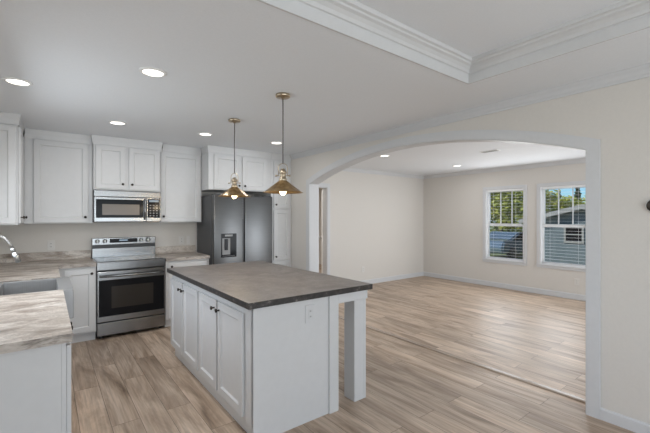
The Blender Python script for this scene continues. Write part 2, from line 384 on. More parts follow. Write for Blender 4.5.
# ------------------------------------------------------------------ windows (living room)
for i, (y0, y1) in enumerate(WIN):
    wdw = bpy.data.objects.new('window_%d' % (i+1), None); C.objects.link(wdw); wdw['kind'] = 'structure'
    wdw.location = (XW, (y0+y1)/2, WZ0); hw = (y1-y0)/2; hh = WZ1-WZ0
    f = bm_new()                                        # casing on the room side
    cw = .06
    bx(f, -.016, -.0005, -hw-cw, -hw+.004, -cw, hh+cw, .003); bx(f, -.016, -.0005, hw-.004, hw+cw, -cw, hh+cw, .003)
    bx(f, -.016, -.0005, -hw, hw, hh-.004, hh+cw, .003); bx(f, -.016, -.0005, -hw, hw, -cw, .004, .003)
    bx(f, -.026, -.0165, -hw-cw-.01, hw+cw+.01, -.014, .004, .003)
    obj('window_casing', f, M['trim'], wdw)
    f = bm_new()                                        # jamb liner
    bx(f, 0, .139, -hw+.0005, -hw+.012, 0, hh); bx(f, 0, .139, hw-.012, hw-.0005, 0, hh); bx(f, 0, .139, -hw, hw, .0005, .012); bx(f, 0, .139, -hw, hw, hh-.012, hh-.0005)
    obj('window_frame', f, M['vinyl'], wdw)
    f = bm_new(); zm = hh*.495; s = .034                 # two sashes
    a = hw-.012
    bx(f, .085, .115, -a, -a+s, zm, hh-.012); bx(f, .085, .115, a-s, a, zm, hh-.012); bx(f, .085, .115, -a, a, hh-.012-s, hh-.012); bx(f, .085, .115, -a, a, zm, zm+s)
    for u in (-1, 1): bx(f, .092, .104, u*(a-s)/3-.009, u*(a-s)/3+.009, zm+s, hh-.012-s)
    up = obj('sash', f, M['vinyl'], wdw)
    obj('pane', bx(bm_new(), .106, .108, -a+s, a-s, zm+s, hh-.012-s), M['glass'], up)
    f = bm_new()
    bx(f, .055, .084, -a, -a+s, .012, zm+.02); bx(f, .055, .084, a-s, a, .012, zm+.02); bx(f, .055, .084, -a, a, .012, .012+s*1.2); bx(f, .05, .084, -a, a, zm-.018, zm+.024, .003)
    lo = obj('sash', f, M['vinyl'], wdw)
    obj('pane', bx(bm_new(), .068, .070, -a+s, a-s, .012+s*1.2, zm-.018), M['glass'], lo)
    bl = thing('window_blind', ['open white horizontal blind hanging in the left living room window', 'open white horizontal blind hanging in the right living room window, beside the arch casing'][i], 'blind', (XW, (y0+y1)/2, WZ0), 0, 'window blinds')
    obj('head_rail', bx(bm_new(), .012, .048, -a+.004, a-.004, hh-.044, hh-.014, .003), M['vinyl'], bl)
    sl = bm_new(); n = 24
    for j in range(n):
        z = .05 + (hh-.11)*j/(n-1)
        bx(sl, .014, .046, -a+.006, a-.006, z-.0011, z+.0011)
    obj('slats', sl, M['vinyl'], bl)
    obj('bottom_rail', bx(bm_new(), .014, .046, -a+.006, a-.006, .016, .03, .003), M['vinyl'], bl)
    cd = bm_new()
    for u in (-.6, .6): bx(cd, .0125, .0135, u*a-.0012, u*a+.0012, .02, hh-.04)
    obj('lift_cord', cd, M['vinyl'], bl)

# ------------------------------------------------------------------ cabinets
def knob_bm(x, z, y=-.02):
    k = bm_new(); q = Matrix.Rotation(PI/2, 4, 'X')
    lathe(k, [(0, 0), (.008, 0), (.0065, .003), (.005, .012), (.009, .016), (.0145, .021), (.0155, .026), (.012, .031), (0, .033)], (x, y, z), 18, 0, q)
    return k
def shaker(x0, x1, z0, z1, fr=.057, t=.02):
    """front of a door or drawer lying on the y=0 plane, facing -y"""
    b = bm_new(); w_, h_ = x1-x0, z1-z0; fr = min(fr, h_*.3)
    bx(b, x0, x0+fr, -t, -.0008, z0, z1, .0022); bx(b, x1-fr, x1, -t, -.0008, z0, z1, .0022)
    bx(b, x0+fr-.002, x1-fr+.002, -t, -.0008, z0, z0+fr, .0022); bx(b, x0+fr-.002, x1-fr+.002, -t, -.0008, z1-fr, z1, .0022)
    # bevelled inner moulding
    i0, i1, j0, j1 = x0+fr, x1-fr, z0+fr, z1-fr; m_ = .009
    s = bmesh.new()
    o = [s.verts.new(v) for v in ((i0, -t+.003, j0), (i1, -t+.003, j0), (i1, -t+.003, j1), (i0, -t+.003, j1))]
    n = [s.verts.new(v) for v in ((i0+m_, -t+.011, j0+m_), (i1-m_, -t+.011, j0+m_), (i1-m_, -t+.011, j1-m_), (i0+m_, -t+.011, j1-m_))]
    for k in range(4): s.faces.new((o[k], o[(k+1) % 4], n[(k+1) % 4], n[k]))
    s.faces.new(n)
    merge(b, s)
    bx(b, i0-.001, i1+.001, -t+.012, -.0008, j0-.001, j1+.001)
    return b
def cabinet(name, label, loc, rz, w, d, z0, z1, doors=(), drawers=(), toe=0.0, toe_in=.06, group=None, ends=None):
    """front frame on local y=0, body behind (+y), width along +x; doors (x0,x1,z0,z1,knob_x,knob_z)"""
    t_ = thing(name, label, 'cabinet', loc, rz, group)
    b = bm_new()
    bx(b, 0, w, 0, .019, z0+toe, z1, .0015)
    bx(b, .001, w-.001, .019, d, z0+toe, z1-.001)
    if toe: bx(b, .001, w-.001, toe_in, d, z0, z0+toe)
    obj('body', b, M['cab'], t_)
    for kind, lst in (('door', doors), ('drawer', drawers)):
        for x0, x1, a, c_, kx, kz in lst:
            o = obj(kind, shaker(x0, x1, a, c_), M['cab'], t_)
            if kx is not None: obj('knob', knob_bm(kx, kz), M['knob'], o)
    return t_
# crown pieces on top of the wall cabinets
def cab_crown(name, path, z0, z1, parent=None):
    h = z1-z0
    pr = [(0, z0), (.008, z0), (.010, z0+h*.25), (.022, z0+h*.45), (.034, z0+h*.8), (.04, z1), (0, z1)]
    return sweep(bm_new(), path, pr)
UF = 5.33                      # face-frame plane of the wall cabinets (doors stand 2 cm proud)
UZ0, UZ1 = 1.372, 2.385
KC = 2.425
u1 = cabinet('wall_cabinet', 'wide single-door white wall cabinet left of the microwave', (-.205, UF, 0), 0, .655, YB-UF-.002, UZ0, UZ1, [(.085, .607, 1.385, 2.337, .577, 1.447)], group='white upper wall cabinets')
obj('crown', sweep(bm_new(), [(.652, 0), (.006, 0)], [(0, 2.345), (.008, 2.345), (.010, 2.36), (.014, 2.39), (.022, 2.43), (.026, 2.4493), (0, 2.4493)]), M['cab'], u1)
CF = 5.25                      # the centre unit stands proud
u2 = cabinet('wall_cabinet', 'short two-door white wall cabinet directly above the microwave', (.452, CF, 0), 0, .766, YB-CF-.002, 1.785, UZ1, [(.022, .345, 1.80, 2.335, .312, 1.862), (.385, .745, 1.80, 2.335, .418, 1.862)], group='white upper wall cabinets')
obj('crown', sweep(bm_new(), [(.766+.0, YB-CF-.2), (.766, 0), (0, 0), (0, .05)], [(0, 2.345), (.008, 2.345), (.010, 2.36), (.014, 2.39), (.022, 2.43), (.026, 2.4493), (0, 2.4493)][::-1]), M['cab'], u2)
u3 = cabinet('wall_cabinet', 'single-door white wall cabinet between microwave and refrigerator', (1.219, UF, 0), 0, .578, YB-UF-.002, UZ0, UZ1, [(.018, .552, 1.385, 2.337, .050, 1.455)], group='white upper wall cabinets')
obj('crown', sweep(bm_new(), [(.576, 0), (.042, 0)], [(0, 2.345), (.008, 2.345), (.010, 2.36), (.014, 2.39), (.022, 2.43), (.026, 2.4493), (0, 2.4493)]), M['cab'], u3)
FF = 5.04
u4 = cabinet('wall_cabinet', 'deep two-door white wall cabinet above the refrigerator', (1.80, FF, 0), 0, .985, YB-FF-.002, 1.835, 2.40, [(.075, .475, 1.85, 2.335, .445, 1.905), (.505, .915, 1.85, 2.335, .535, 1.905)], group='white upper wall cabinets')
obj('crown', sweep(bm_new(), [(0, .24), (0, 0), (.984, 0)], [(0, 2.36), (-.008, 2.36), (-.010, 2.375), (-.013, 2.39), (-.022, 2.43), (-.026, 2.4493), (0, 2.4493)]), M['cab'], u4)
u5 = cabinet('pantry_cabinet', 'tall narrow white pantry cabinet between refrigerator and arch wall', (2.787, FF, 0), 0, .371, YB-FF-.002, 0, 2.40,
        [(.045, .335, 1.585, 2.335, .078, 1.64), (.045, .335, .765, 1.56, .078, .82), (.045, .335, .12, .742, .078, .685)], toe=.1)
obj('crown', sweep(bm_new(), [(.001, 0), (.368, 0)], [(0, 2.36), (-.008, 2.36), (-.010, 2.375), (-.013, 2.39), (-.022, 2.43), (-.026, 2.4493), (0, 2.4493)]), M['cab'], u5)
# left wall cabinets facing +x, seen edge-on; near end has a panelled end face
lx = -.226
u6 = cabinet('wall_cabinet', 'white wall cabinet on the left wall with panelled end facing the camera', (lx, 4.64, 0), PI/2, .686, lx-XL-.002, UZ0, UZ1, [(.03, .335, 1.385, 2.337, .065, 1.445), (.35, .66, 1.385, 2.337, .63, 1.445)], group='white upper wall cabinets')
ep = shaker(.012, .302, 1.385, 2.337)
ep.transform(Matrix.Translation((0, 0, 0)) @ Matrix.Rotation(-PI/2, 4, 'Z') @ Matrix.Translation((-.316, 0, 0)))
e_ = obj('end_panel', ep, M['cab'], u6)
kb = knob_bm(.055, 1.452); kb.transform(Matrix.Rotation(-PI/2, 4, 'Z') @ Matrix.Translation((-.245, 0, 0))); obj('knob', kb, M['knob'], e_)
obj('crown', sweep(bm_new(), [(0, .31), (0, 0), (.663, 0)], [(0, 2.345), (-.008, 2.345), (-.010, 2.37), (-.013, 2.39), (-.022, 2.43), (-.026, 2.4493), (0, 2.4493)]), M['cab'], u6)

# base cabinets
BF = 5.01
cabinet('base_cabinet', 'white single-door base cabinet left of the range', (.0735, BF, 0), 0, .3835, YB-BF-.002, 0, .872, [(.08, .369, .125, .845, .339, .795)], toe=.105, group='white base cabinets')
cabinet('base_cabinet', 'white base cabinet between range and refrigerator, partly behind the island', (1.226, BF, 0), 0, .572, YB-BF-.002, 0, .872, [(.03, .54, .125, .845, .066, .80)], toe=.105, group='white base cabinets')
cabinet('base_cabinet', 'white end cabinet nearest the camera under the left countertop', (.072, 2.085, 0), PI/2, 1.215, .072-XL-.002, 0, .872, [(.012, .595, .115, .845, .555, .79), (.615, 1.2, .115, .845, .655, .79)], toe=.105, group='white base cabinets')
cabinet('base_cabinet', 'white sink cabinet under the stainless apron sink', (.072, 3.302, 0), PI/2, .745, .072-XL-.002, 0, .66, [(.02, .365, .115, .64, .33, .60), (.38, .725, .115, .64, .415, .60)], toe=.105, group='white base cabinets')
cabinet('base_cabinet', 'white corner base cabinet hidden in the left corner beyond the sink', (.072, 4.05, 0), PI/2, .90, .072-XL-.002, 0, .872, [(.02, .88, .115, .845, None, .79)], toe=.105, group='white base cabinets')

# worktops
def slab(bm, x0, x1, y0, y1, z0=.874, z1=.914): bx(bm, x0, x1, y0, y1, z0, z1)
def color_edges(bm):
    for f in bm.faces: f.material_index = 1 if abs(f.normal.z) < .5 else 0
ct = bm_new()
prism(ct, [(XL+.001, 2.045), (.095, 2.045), (.095, 3.312), (-.335, 3.312), (-.335, 4.035), (.095, 4.035), (.095, 4.975), (.457, 4.975), (.457, YB-.001), (XL+.001, YB-.001)], 'z', .874, .914)
color_edges(ct)
wt = thing('worktop', 'beige veined L-shaped countertop along the sink side and left of the range', 'countertop', (XL+.3, 4.5, .874))
cc = obj('countertop', ct, [M['counter'], M['edge']], wt); cc.location = (-(XL+.3), -4.5, -.874)
bs = bm_new(); bx(bs, XL+.001, .457, YB-.02, YB-.001, .9145, 1.018, .002); bx(bs, XL+.001, XL+.02, 2.05, YB-.021, .9145, 1.018, .002)
o = obj('backsplash', bs, M['counter'], wt); o.location = cc.location
wt = thing('worktop', 'short beige veined countertop between range and refrigerator', 'countertop', (1.5, 5.3, .874))
ct = bm_new(); bx(ct, 1.2255, 1.80, 4.975, YB-.001, .874, .914); color_edges(ct)
cc = obj('countertop', ct, [M['counter'], M['edge']], wt); cc.location = (-1.5, -5.3, -.874)
bs = bm_new(); bx(bs, 1.2255, 1.80, YB-.02, YB-.001, .9145, 1.018, .002)
o = obj('backsplash', bs, M['counter'], wt); o.location = cc.location

# sink
sk = thing('apron_sink', 'stainless steel apron-front sink set in the left countertop', 'sink', (-.06, 3.68, .70))
b = bm_new()
sx0, sx1, sy0, sy1 = -.333, .160, 3.315, 4.032
ix0, ix1, iy0, iy1 = -.285, .066, 3.375, 3.985
zt = .906
def rel(bm, o=(-.06, 3.68, .70)): bm.transform(Matrix.Translation((-o[0], -o[1], -o[2]))); return bm
bx(b, sx0, sx1, sy0, iy0, .69, zt, .004); bx(b, sx0, sx1, iy1, sy1, .69, zt, .004)
bx(b, sx0, ix0, iy0-.002, iy1+.002, .69, zt, .004); bx(b, ix1, sx1, iy0-.002, iy1+.002, .69, zt, .004)
bx(b, ix0-.002, ix1+.002, iy0-.002, iy1+.002, .685, .70)
obj('basin', rel(b), M['sinksteel'], sk)
b = bm_new(); lathe(b, [(0, .7005), (.042, .7005), (.045, .703), (.035, .706), (0, .7035)], (-.11, 3.68, 0), 24)
obj('drain', rel(b), M['chrome'], sk)
# faucet
fc = thing('faucet', 'brushed nickel gooseneck faucet behind the apron sink', 'faucet', (-.43, 3.68, .9145))
b = bm_new(); lathe(b, [(0, 0), (.03, 0), (.03, .008), (.022, .014), (.02, .10), (.0155, .115), (0, .115)], (0, 0, 0), 24)
obj('base', b, M['chrome'], fc)
pts = [(0, 0, .10), (0, 0, .20), (0, 0, .29)]
for i in range(1, 13):
    a = PI*i/14; pts.append((.105-.105*math.cos(a), 0, .29+.108*math.sin(a)))
ex, ez = pts[-1][0], pts[-1][2]
pts += [(ex+.018, 0, ez-.04)]
obj('spout', tube(bm_new(), pts, .0125, 14), M['chrome'], fc)
p = Vector(pts[-1]); dd = Vector((.32, 0, -.95)).normalized()
b = bm_new(); cyl(b, p, p+dd*.035, .0135, 18); cyl(b, p+dd*.035, p+dd*.115, .0145, 18, r1=.019); cyl(b, p+dd*.115, p+dd*.12, .016, 18)
obj('spray_head', b, M['chrome'], fc)
b = bm_new(); cyl(b, (0, .018, .07), (0, .045, .07), .012); tube(b, [(0, .045, .07), (0, .06, .085), (.0, .075, .13)], [.007, .006, .005])
obj('handle', b, M['chrome'], fc)

# ------------------------------------------------------------------ range
rg = thing('electric_range', 'stainless steel freestanding electric range with black glass oven door', 'range', (.461, 4.99, 0))
RW = .761
b = bm_new(); bx(b, .004, RW-.004, .045, .62, .03, .895); 
for x in (.05, RW-.05):
    for y in (.1, .56): cyl(b, (x, y, 0), (x, y, .035), .018, 12)
obj('body', b, M['fridge_side'], rg)
b = bm_new(); bx(b, 0, RW, 0, .045, .815, .905, .006); bx(b, 0, RW, -.002, .56, .897, .912, .004)
obj('front_panel', b, M['steel'], rg)
b = bm_new(); bx(b, .018, RW-.018, .03, .535, .9125, .918, .002)
M['cooktop'] = mat('grey_black_glass_cooktop', (.06, .06, .062), .15, 0, .8, .3)
ck = obj('cooktop', b, M['cooktop'], rg)
M['ring'] = mat('burner_marking', (.22, .22, .22), .3)
for x, y, r in ((.2, .15, .105), (.56, .15, .085), (.2, .41, .075), (.56, .41, .095)):
    b = bm_new(); lathe(b, [(r-.003, .9182), (r, .9182), (r, .9186), (r-.003, .9186)], (x, y, 0), 40, close=True)
    obj('burner', b, M['ring'], ck)
b = bm_new()                                            # oven door
bx(b, .004, RW-.004, -.002, .042, .205, .80, .006)
dr = obj('oven_door', b, M['steel'], rg)
b = bm_new(); bx(b, .022, RW-.022, -.006, -.0005, .27, .70, .003)
ow = obj('door_glass', b, M['bglass'], dr)
M['innerglass'] = mat('oven_window_tint', (.03, .026, .022), .10, 0, .2)
b = bm_new(); bx(b, .15, RW-.15, -.0075, -.0062, .36, .62)
obj('oven_window', b, M['innerglass'], ow)
b = bm_new(); cyl(b, (.03, -.048, .748), (RW-.03, -.048, .748), .0135, 18)
for x in (.06, RW-.06): bx(b, x-.014, x+.014, -.048, -.001, .738, .758, .003)
obj('handle', b, M['steel'], dr)
b = bm_new(); bx(b, .004, RW-.004, -.002, .042, .045, .195, .006)
obj('drawer', b, M['steel'], rg)
# backguard
b = bm_new(); bx(b, 0, RW, .565, .63, .90, 1.172, .006)
bg_ = obj('backguard', b, M['steel'], rg)
b = bm_new(); bx(b, .005, RW-.005, .558, .5645, 1.035, 1.085, .002)
obj('vent_strip', b, M['black'], bg_)
b = bm_new(); bx(b, .20, .53, .559, .5645, 1.105, 1.158, .002)
dp = obj('display', b, M['bglass'], bg_)
b = bm_new(); bx(b, .31, .41, .5575, .5588, 1.125, 1.145); obj('clock', b, M['disp'], dp)
for x in (.06, .145, .575, .665):
    b = bm_new(); q = Matrix.Rotation(PI/2, 4, 'X'); r = .03 if x > .6 else .023
    lathe(b, [(0, 0), (r+.004, 0), (r+.003, .004), (r, .006), (r*.9, .028), (0, .03)], (x, .5645, 1.13), 24, 0, q)
    bx(b, x-.004, x+.004, .532, .536, 1.13-r*.8, 1.13+r*.8)
    obj('control_knob', b, M['chrome'], bg_)

# ------------------------------------------------------------------ microwave
mw = thing('microwave', 'stainless over-the-range microwave with black glass door', 'microwave', (.455, 5.25, 1.383))
b = bm_new(); bx(b, 0, .76, 0, .375, 0, .398, .003); obj('body', b, M['fridge_side'], mw)
b = bm_new(); bx(b, 0, .76, -.022, -.0005, .318, .395, .004); 
vt = obj('vent_grille', b, M['steel'], mw)
b = bm_new(); bx(b, .0, .585, -.03, -.0005, .004, .314, .006); md = obj('door', b, M['steel'], mw)
b = bm_new(); bx(b, .02, .545, -.033, -.0305, .055, .285, .002); g = obj('door_glass', b, M['bglass'], md)
M['mwin'] = mat('brown_tinted_window', (.13, .10, .075), .25)
b = bm_new(); bx(b, .085, .50, -.0345, -.0332, .09, .225); obj('window_screen', b, M['mwin'], g)
b = bm_new(); tube(b, [(.562, -.031, .035), (.562, -.058, .06), (.562, -.060, .16), (.562, -.058, .27), (.562, -.031, .295)], .011, 12); obj('handle', b, M['steel'], md)
b = bm_new(); bx(b, .587, .76, -.028, -.0005, .004, .314, .005); cp = obj('control_panel', b, M['steel'], mw)
b = bm_new(); bx(b, .60, .748, -.031, -.0285, .055, .300, .002); kp = obj('keypad', b, M['bglass'], cp)
b = bm_new(); bx(b, .615, .733, -.0322, -.0312, .262, .288); obj('clock', b, M['disp'], kp)
M['keys'] = mat('printed_keys', (.32, .32, .32), .5)
for r_ in range(5):
    for c_ in range(3): obj('key', bx(bm_new(), .622+c_*.04, .640+c_*.04, -.0322, -.0312, .075+r_*.034, .087+r_*.034), M['keys'], cp)

# ------------------------------------------------------------------ refrigerator
M['niche'] = mat('grey_niche_plastic', (.22, .22, .22), .4)
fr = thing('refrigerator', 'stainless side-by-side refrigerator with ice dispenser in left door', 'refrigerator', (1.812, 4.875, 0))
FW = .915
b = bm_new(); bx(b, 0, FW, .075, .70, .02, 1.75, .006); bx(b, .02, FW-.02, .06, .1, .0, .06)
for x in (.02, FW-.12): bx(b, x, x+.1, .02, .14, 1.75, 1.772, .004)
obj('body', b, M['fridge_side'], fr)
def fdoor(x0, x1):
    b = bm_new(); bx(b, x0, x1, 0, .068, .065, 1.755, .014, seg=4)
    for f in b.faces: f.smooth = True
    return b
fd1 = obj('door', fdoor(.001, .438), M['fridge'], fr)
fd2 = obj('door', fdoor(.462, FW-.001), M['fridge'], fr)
obj('handle_channel', bx(bm_new(), .4385, .4615, .022, .070, .07, 1.75), M['black'], fr)
ho = [(.425, .437), (.463, .475)]
for (x0, x1), p in zip(ho, (fd1, fd2)):
    b = bm_new(); bx(b, x0, x1, -.004, -.0002, .45, 1.42, .001); obj('handle_edge', b, M['black'] if p is fd1 else M['fridge'], p)
b = bm_new(); bx(b, .105, .33, -.004, -.0002, .885, 1.215, .003); ds = obj('dispenser', b, M['bglass'], fd1)
b = bm_new(); bx(b, .16, .27, -.0055, -.0042, 1.175, 1.20); obj('control_display', b, M['keys'], ds)
b = bm_new(); bx(b, .12, .235, -.0055, -.0042, .92, 1.15, .0005); nb = obj('niche_panel', b, M['niche'], ds); b = bm_new(); bx(b, .15, .20, -.014, -.0057, .985, 1.14, .003); obj('paddle', b, M['bglass'], nb)
b = bm_new(); bx(b, .12, .30, -.016, -.0042, .895, .91, .003); obj('drip_tray', b, M['fridge_side'], ds)

# ------------------------------------------------------------------ island
isl = thing('kitchen_island', 'white shaker kitchen island cabinet with charcoal stone top', 'island', (1.04, 4.0, 0), -PI/2)
# local: +x -> -y world, +y -> +x world ; doors face -x world
L = 1.885; D_ = .69
b = bm_new(); bx(b, 0.02, L-.002, 0, .019, .10, .872, .0015); bx(b, .021, L-.022, .019, D_-.001, .10, .871); bx(b, .021, L-.02, .028, D_-.001, 0.0, .10)
obj('body', b, M['cab'], isl)
cen = []
for x0, x1, kx in ((.025, .415, .385), (.445, .865, .478), (.905, 1.30, 1.268), (1.335, 1.765, 1.368)):
    dd_ = obj('door', shaker(x0, x1, .132, .815), M['cab'], isl); obj('knob', knob_bm(kx, .755), M['knob'], dd_)
b = bm_new(); bx(b, L-.02, L, .0, D_+.001, 0.0, .872, .001); bx(b, L+.0005, L+.014, .61, D_+.006, 0.0, .872, .002); bx(b, L+.0005, L+.008, 0.0, .04, 0.0, .872, .002)
obj('end_panel', b, M['cab'], isl)
b = bm_new(); bx(b, L-.015, L+.012, D_+.007, .998, .80, .872, .003); bx(b, .0, .024, D_+.007, .998, .80, .872, .003); bx(b, .024, L-.015, .975, .998, .80, .872, .003)
obj('apron_rail', b, M['cab'], isl)
for x0 in (L-.129, .012):
    b = bm_new(); bx(b, x0, x0+.124, .872, .996-.023, 0, .80, .003); bx(b, x0, x0+.124, .974, .996, 0, .7995, .003); obj('leg', b, M['cab'], isl)
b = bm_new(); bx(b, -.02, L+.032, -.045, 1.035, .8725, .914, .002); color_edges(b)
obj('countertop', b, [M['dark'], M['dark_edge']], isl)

# outlets and switches
def outlet(label, loc, rz, w_=.075, h_=.12, kind='outlet', group='wall outlets', toggle=False):
    pm = M['cab'] if 'island' in label else M['plate2']
    t_ = thing('wall_outlet' if not toggle else 'light_switch', label, kind, loc, rz, group)
    obj('cover_plate', bx(bm_new(), -w_/2, w_/2, -.006, -.0005, -h_/2, h_/2, .002), pm, t_)
    b = bm_new()
    if toggle: bx(b, -.016, .016, -.0085, -.0062, -.032, .032, .001); obj('rocker', b, pm, t_)
    else:
        bx(b, -.016, .016, -.0082, -.0062, -.034, .034, .002); r_ = obj('receptacle', b, pm, t_)
        for z in (-.019, .019):
            b = bm_new(); bx(b, -.007, .007, -.0088, -.0083, z-.005, z+.005, .0002); obj('slot', b, M['slot'], r_)
    return t_
outlet('white outlet set high in the end panel of the island', (1.483, 2.115, .765), 0, .085, .125)
outlet('white outlet on the back wall above the counter left of the range', (.04, YB, 1.10), 0)
outlet('white outlet on the back wall just left of the refrigerator', (1.60, YB, 1.10), 0)
outlet('white switch on the back wall between the outlet and refrigerator', (1.70, YB, 1.10), 0, .05, .12, 'switch', 'light switches', True)
outlet('white outlet low on the living room wall right of the doorway', (5.32, YB, .33), 0)
outlet('white outlet low on the window wall beneath the right window', (XW, 2.37, .31), -PI/2)
th = thing('thermostat', 'round dark bronze dial on the wall right of the arch', 'thermostat', (XA-.0005, .575, 1.525), -PI/2)
q = Matrix.Rotation(PI/2, 4, 'X')
b = bm_new(); lathe(b, [(0, 0), (.05, 0), (.05, .004), (0, .005)], (0, 0, 0), 32, 0, q); obj('back_plate', b, M['plate'], th)
b = bm_new(); lathe(b, [(0, .0052), (.041, .0052), (.044, .012), (.042, .022), (.036, .027), (0, .028)], (0, 0, 0), 32, 0, q); obj('dial', b, M['knob'], th)

# ------------------------------------------------------------------ ceiling lights
def can(x, y, label, group, z=H, power=2.6, first=[None]):
    if first[0] is None:
        t_ = thing('recessed_light', label, 'ceiling light', (x, y, z-.0005), 0, group)
        b = bm_new(); lathe(b, [(.066, 0), (.088, 0), (.088, -.004), (.080, -.008), (.068, -.010), (.066, -.004)], (0, 0, 0), 40, close=True); obj('trim_ring', b, M['plate'], t_)
        b = bm_new(); lathe(b, [(0, -.001), (.0655, -.001), (.0655, -.006), (0, -.0075)], (0, 0, 0), 40); obj('lens', b, M['lens'], t_)
        first[0] = t_
    else:
        t_ = copy_tree(first[0]); t_['label'] = label; t_['group'] = group; t_.location = (x, y, z-.0005)
    lamp('recessed_lamp', 'AREA', (x, y, z-.012), (0, 0, 0), power, (.97, .98, 1), shape='DISK', size=.13)
    return t_
KG, LG = 'recessed kitchen ceiling lights', 'recessed living room ceiling lights'
can(.58, 2.707, 'round recessed ceiling light nearest the camera, over the aisle beside the island', KG, power=13)
can(-.17, 3.50, 'round recessed ceiling light above the sink, leftmost in the kitchen', KG)
can(.594, 4.395, 'round recessed ceiling light in front of the cabinets above the microwave', KG)
can(1.517, 4.352, 'round recessed ceiling light just left of the farther pendant', KG)
can(2.454, 4.283, 'round recessed ceiling light in front of the pantry, beside the nearer pendant cord', KG)
can(4.378, 4.124, 'round recessed living room ceiling light nearest the arch', LG, power=7)
can(6.361, 4.072, 'round recessed living room ceiling light nearest the windows', LG, power=7)
vn = thing('ceiling_vent', 'small white ceiling vent in the living room', 'vent', (5.35, 2.866, H-.0005))
b = bm_new(); bx(b, -.06, .06, -.14, .14, -.006, 0, .002); obj('frame', b, M['plate'], vn)
b = bm_new()
for i in range(7): bx(b, -.042+i*.014-.004, -.042+i*.014+.004, -.12, .12, -.009, -.0062)
obj('louvers', b, M['slot'], vn)

# pendants
def pendant(x, y, zb, label):
    t_ = thing('pendant_light', label, 'pendant lamp', (x, y, zb), 0, 'brass pendants over the island')
    Hh = H-zb
    b = bm_new(); lathe(b, [(0, Hh-.001), (.058, Hh-.001), (.060, Hh-.006), (.060, Hh-.020), (.055, Hh-.025), (.012, Hh-.027), (.010, Hh-.04), (0, Hh-.04)], seg=36); obj('canopy', b, M['brass_lt'], t_)
    b = bm_new(); cyl(b, (0, 0, .235), (0, 0, Hh-.035), .0045, 12); obj('cord', b, M['cord'], t_)
    b = bm_new()
    outer = [(.165, 0), (.150, .006), (.030, .098), (.028, .104)]
    inner = [(r-.002, z-.0022) for r, z in outer][::-1]
    lathe(b, outer+inner, seg=56, close=True)
    obj('lamp_shade', b, M['brass'], t_)
    b = bm_new(); lathe(b, [(.031, .095), (.033, .104), (.033, .112), (.024, .118), (.024, .150), (.030, .156), (.030, .170), (.022, .178), (.018, .192), (.008, .196), (0, .196)], seg=28)
    lathe(b, [(0, .06), (.02, .06), (.02, .1), (0, .1)], seg=20)
    obj('socket', b, M['brass_lt'], t_)
    b = bm_new(); cyl(b, (-.052, 0, .137), (.052, 0, .137), .0035, 10)
    for s in (-1, 1): cyl(b, (s*.050, 0, .137), (s*.062, 0, .137), .008, 14)
    tube(b, [(-.036, 0, .137), (-.036, 0, .20), (-.030, 0, .222), (-.015, 0, .234), (0, 0, .237), (.015, 0, .234), (.030, 0, .222), (.036, 0, .20), (.036, 0, .137)], .0032, 8)
    o = obj('yoke', b, M['brass_lt'], t_); o.rotation_euler = (0, 0, -YAW)
    b = bm_new(); lathe(b, [(0, -.022), (.014, -.018), (.026, -.004), (.030, .012), (.027, .030), (.016, .050), (.013, .060), (0, .060)], seg=28); obj('bulb', b, M['bulb'], t_)
    lamp('pendant_lamp', 'POINT', (x, y, zb-.05), (0, 0, 0), 6.0, (1, .78, .5), shadow_soft_size=.03)
    return t_
pendant(1.53, 3.53, 1.660, 'aged brass pendant with a cone shade over the far half of the island')
pendant(1.53, 2.565, 1.650, 'aged brass pendant with a cone shade over the near half of the island')

# ------------------------------------------------------------------ outdoors
GZ = -.75
M['grass'] = mat('lawn', rough=.9)
n = nd(M['grass'], 'ShaderNodeTexNoise', Scale=1.3, Detail=8.0); lk(M['grass'], coords(M['grass']), n.inputs['Vector'])
lk(M['grass'], ramp(M['grass'], [(.3, (.06, .09, .025)), (.7, (.20, .24, .09))], n.outputs[0]), pb(M['grass']).inputs['Base Color'])
gb = bm_new(); bx(gb, -60, 90, -60, 90, GZ-.2, GZ); struct('ground', gb, M['grass'])
def siding():
    m = mat('blue_grey_lap_siding', (.10, .14, .17), .6)
    wv = nd(m, 'ShaderNodeTexWave', wave_type='BANDS', bands_direction='Z', wave_profile='SAW', Scale=1.6); lk(m, coords(m), wv.inputs['Vector'])
    bump(m, wv.outputs[1], .6, .02)
    lk(m, ramp(m, [(.0, (.07, .085, .095)), (.08, (.135, .165, .18)), (1, (.155, .19, .205))], wv.outputs[1]), pb(m).inputs['Base Color'])
    return m
M['siding'] = siding(); M['roof'] = paint('grey_shingles', (.20, .19, .18), .9, 20, .3); M['fascia'] = mat('pale_fascia', (.30, .29, .27), .6)
hs = thing('neighbour_house', 'blue-grey sided house with a low gable outside the right window', 'house', (16, 4.9, GZ))
# gable end faces the windows: ridge runs along x
hw_, ez_, rz_ = 1.9, 2.06, 2.55
b = bm_new(); prism(b, [(-hw_, 0), (hw_, 0), (hw_, ez_), (0, rz_), (-hw_, ez_)], 'x', 0, 9); obj('wall', b, M['siding'], hs)
b = bm_new(); o_ = .35; sl_ = (rz_-ez_)/hw_
for s in (-1, 1):
    prism(b, [(0, rz_+.01), (s*(hw_+o_), ez_-sl_*o_+.01), (s*(hw_+o_), ez_-sl_*o_+.11), (0, rz_+.11)], 'x', -.3, 9.3)
obj('roof', b, M['roof'], hs)
b = bm_new()
for s in (-1, 1): prism(b, [(0, rz_-.07), (s*(hw_+o_), ez_-sl_*o_-.07), (s*(hw_+o_), ez_-sl_*o_+.10), (0, rz_+.10)], 'x', -.34, -.302)
obj('fascia', b, M['fascia'], hs)
b = bm_new()
wy0, wy1, wz0, wz1 = .09, .62, 1.25, 1.78
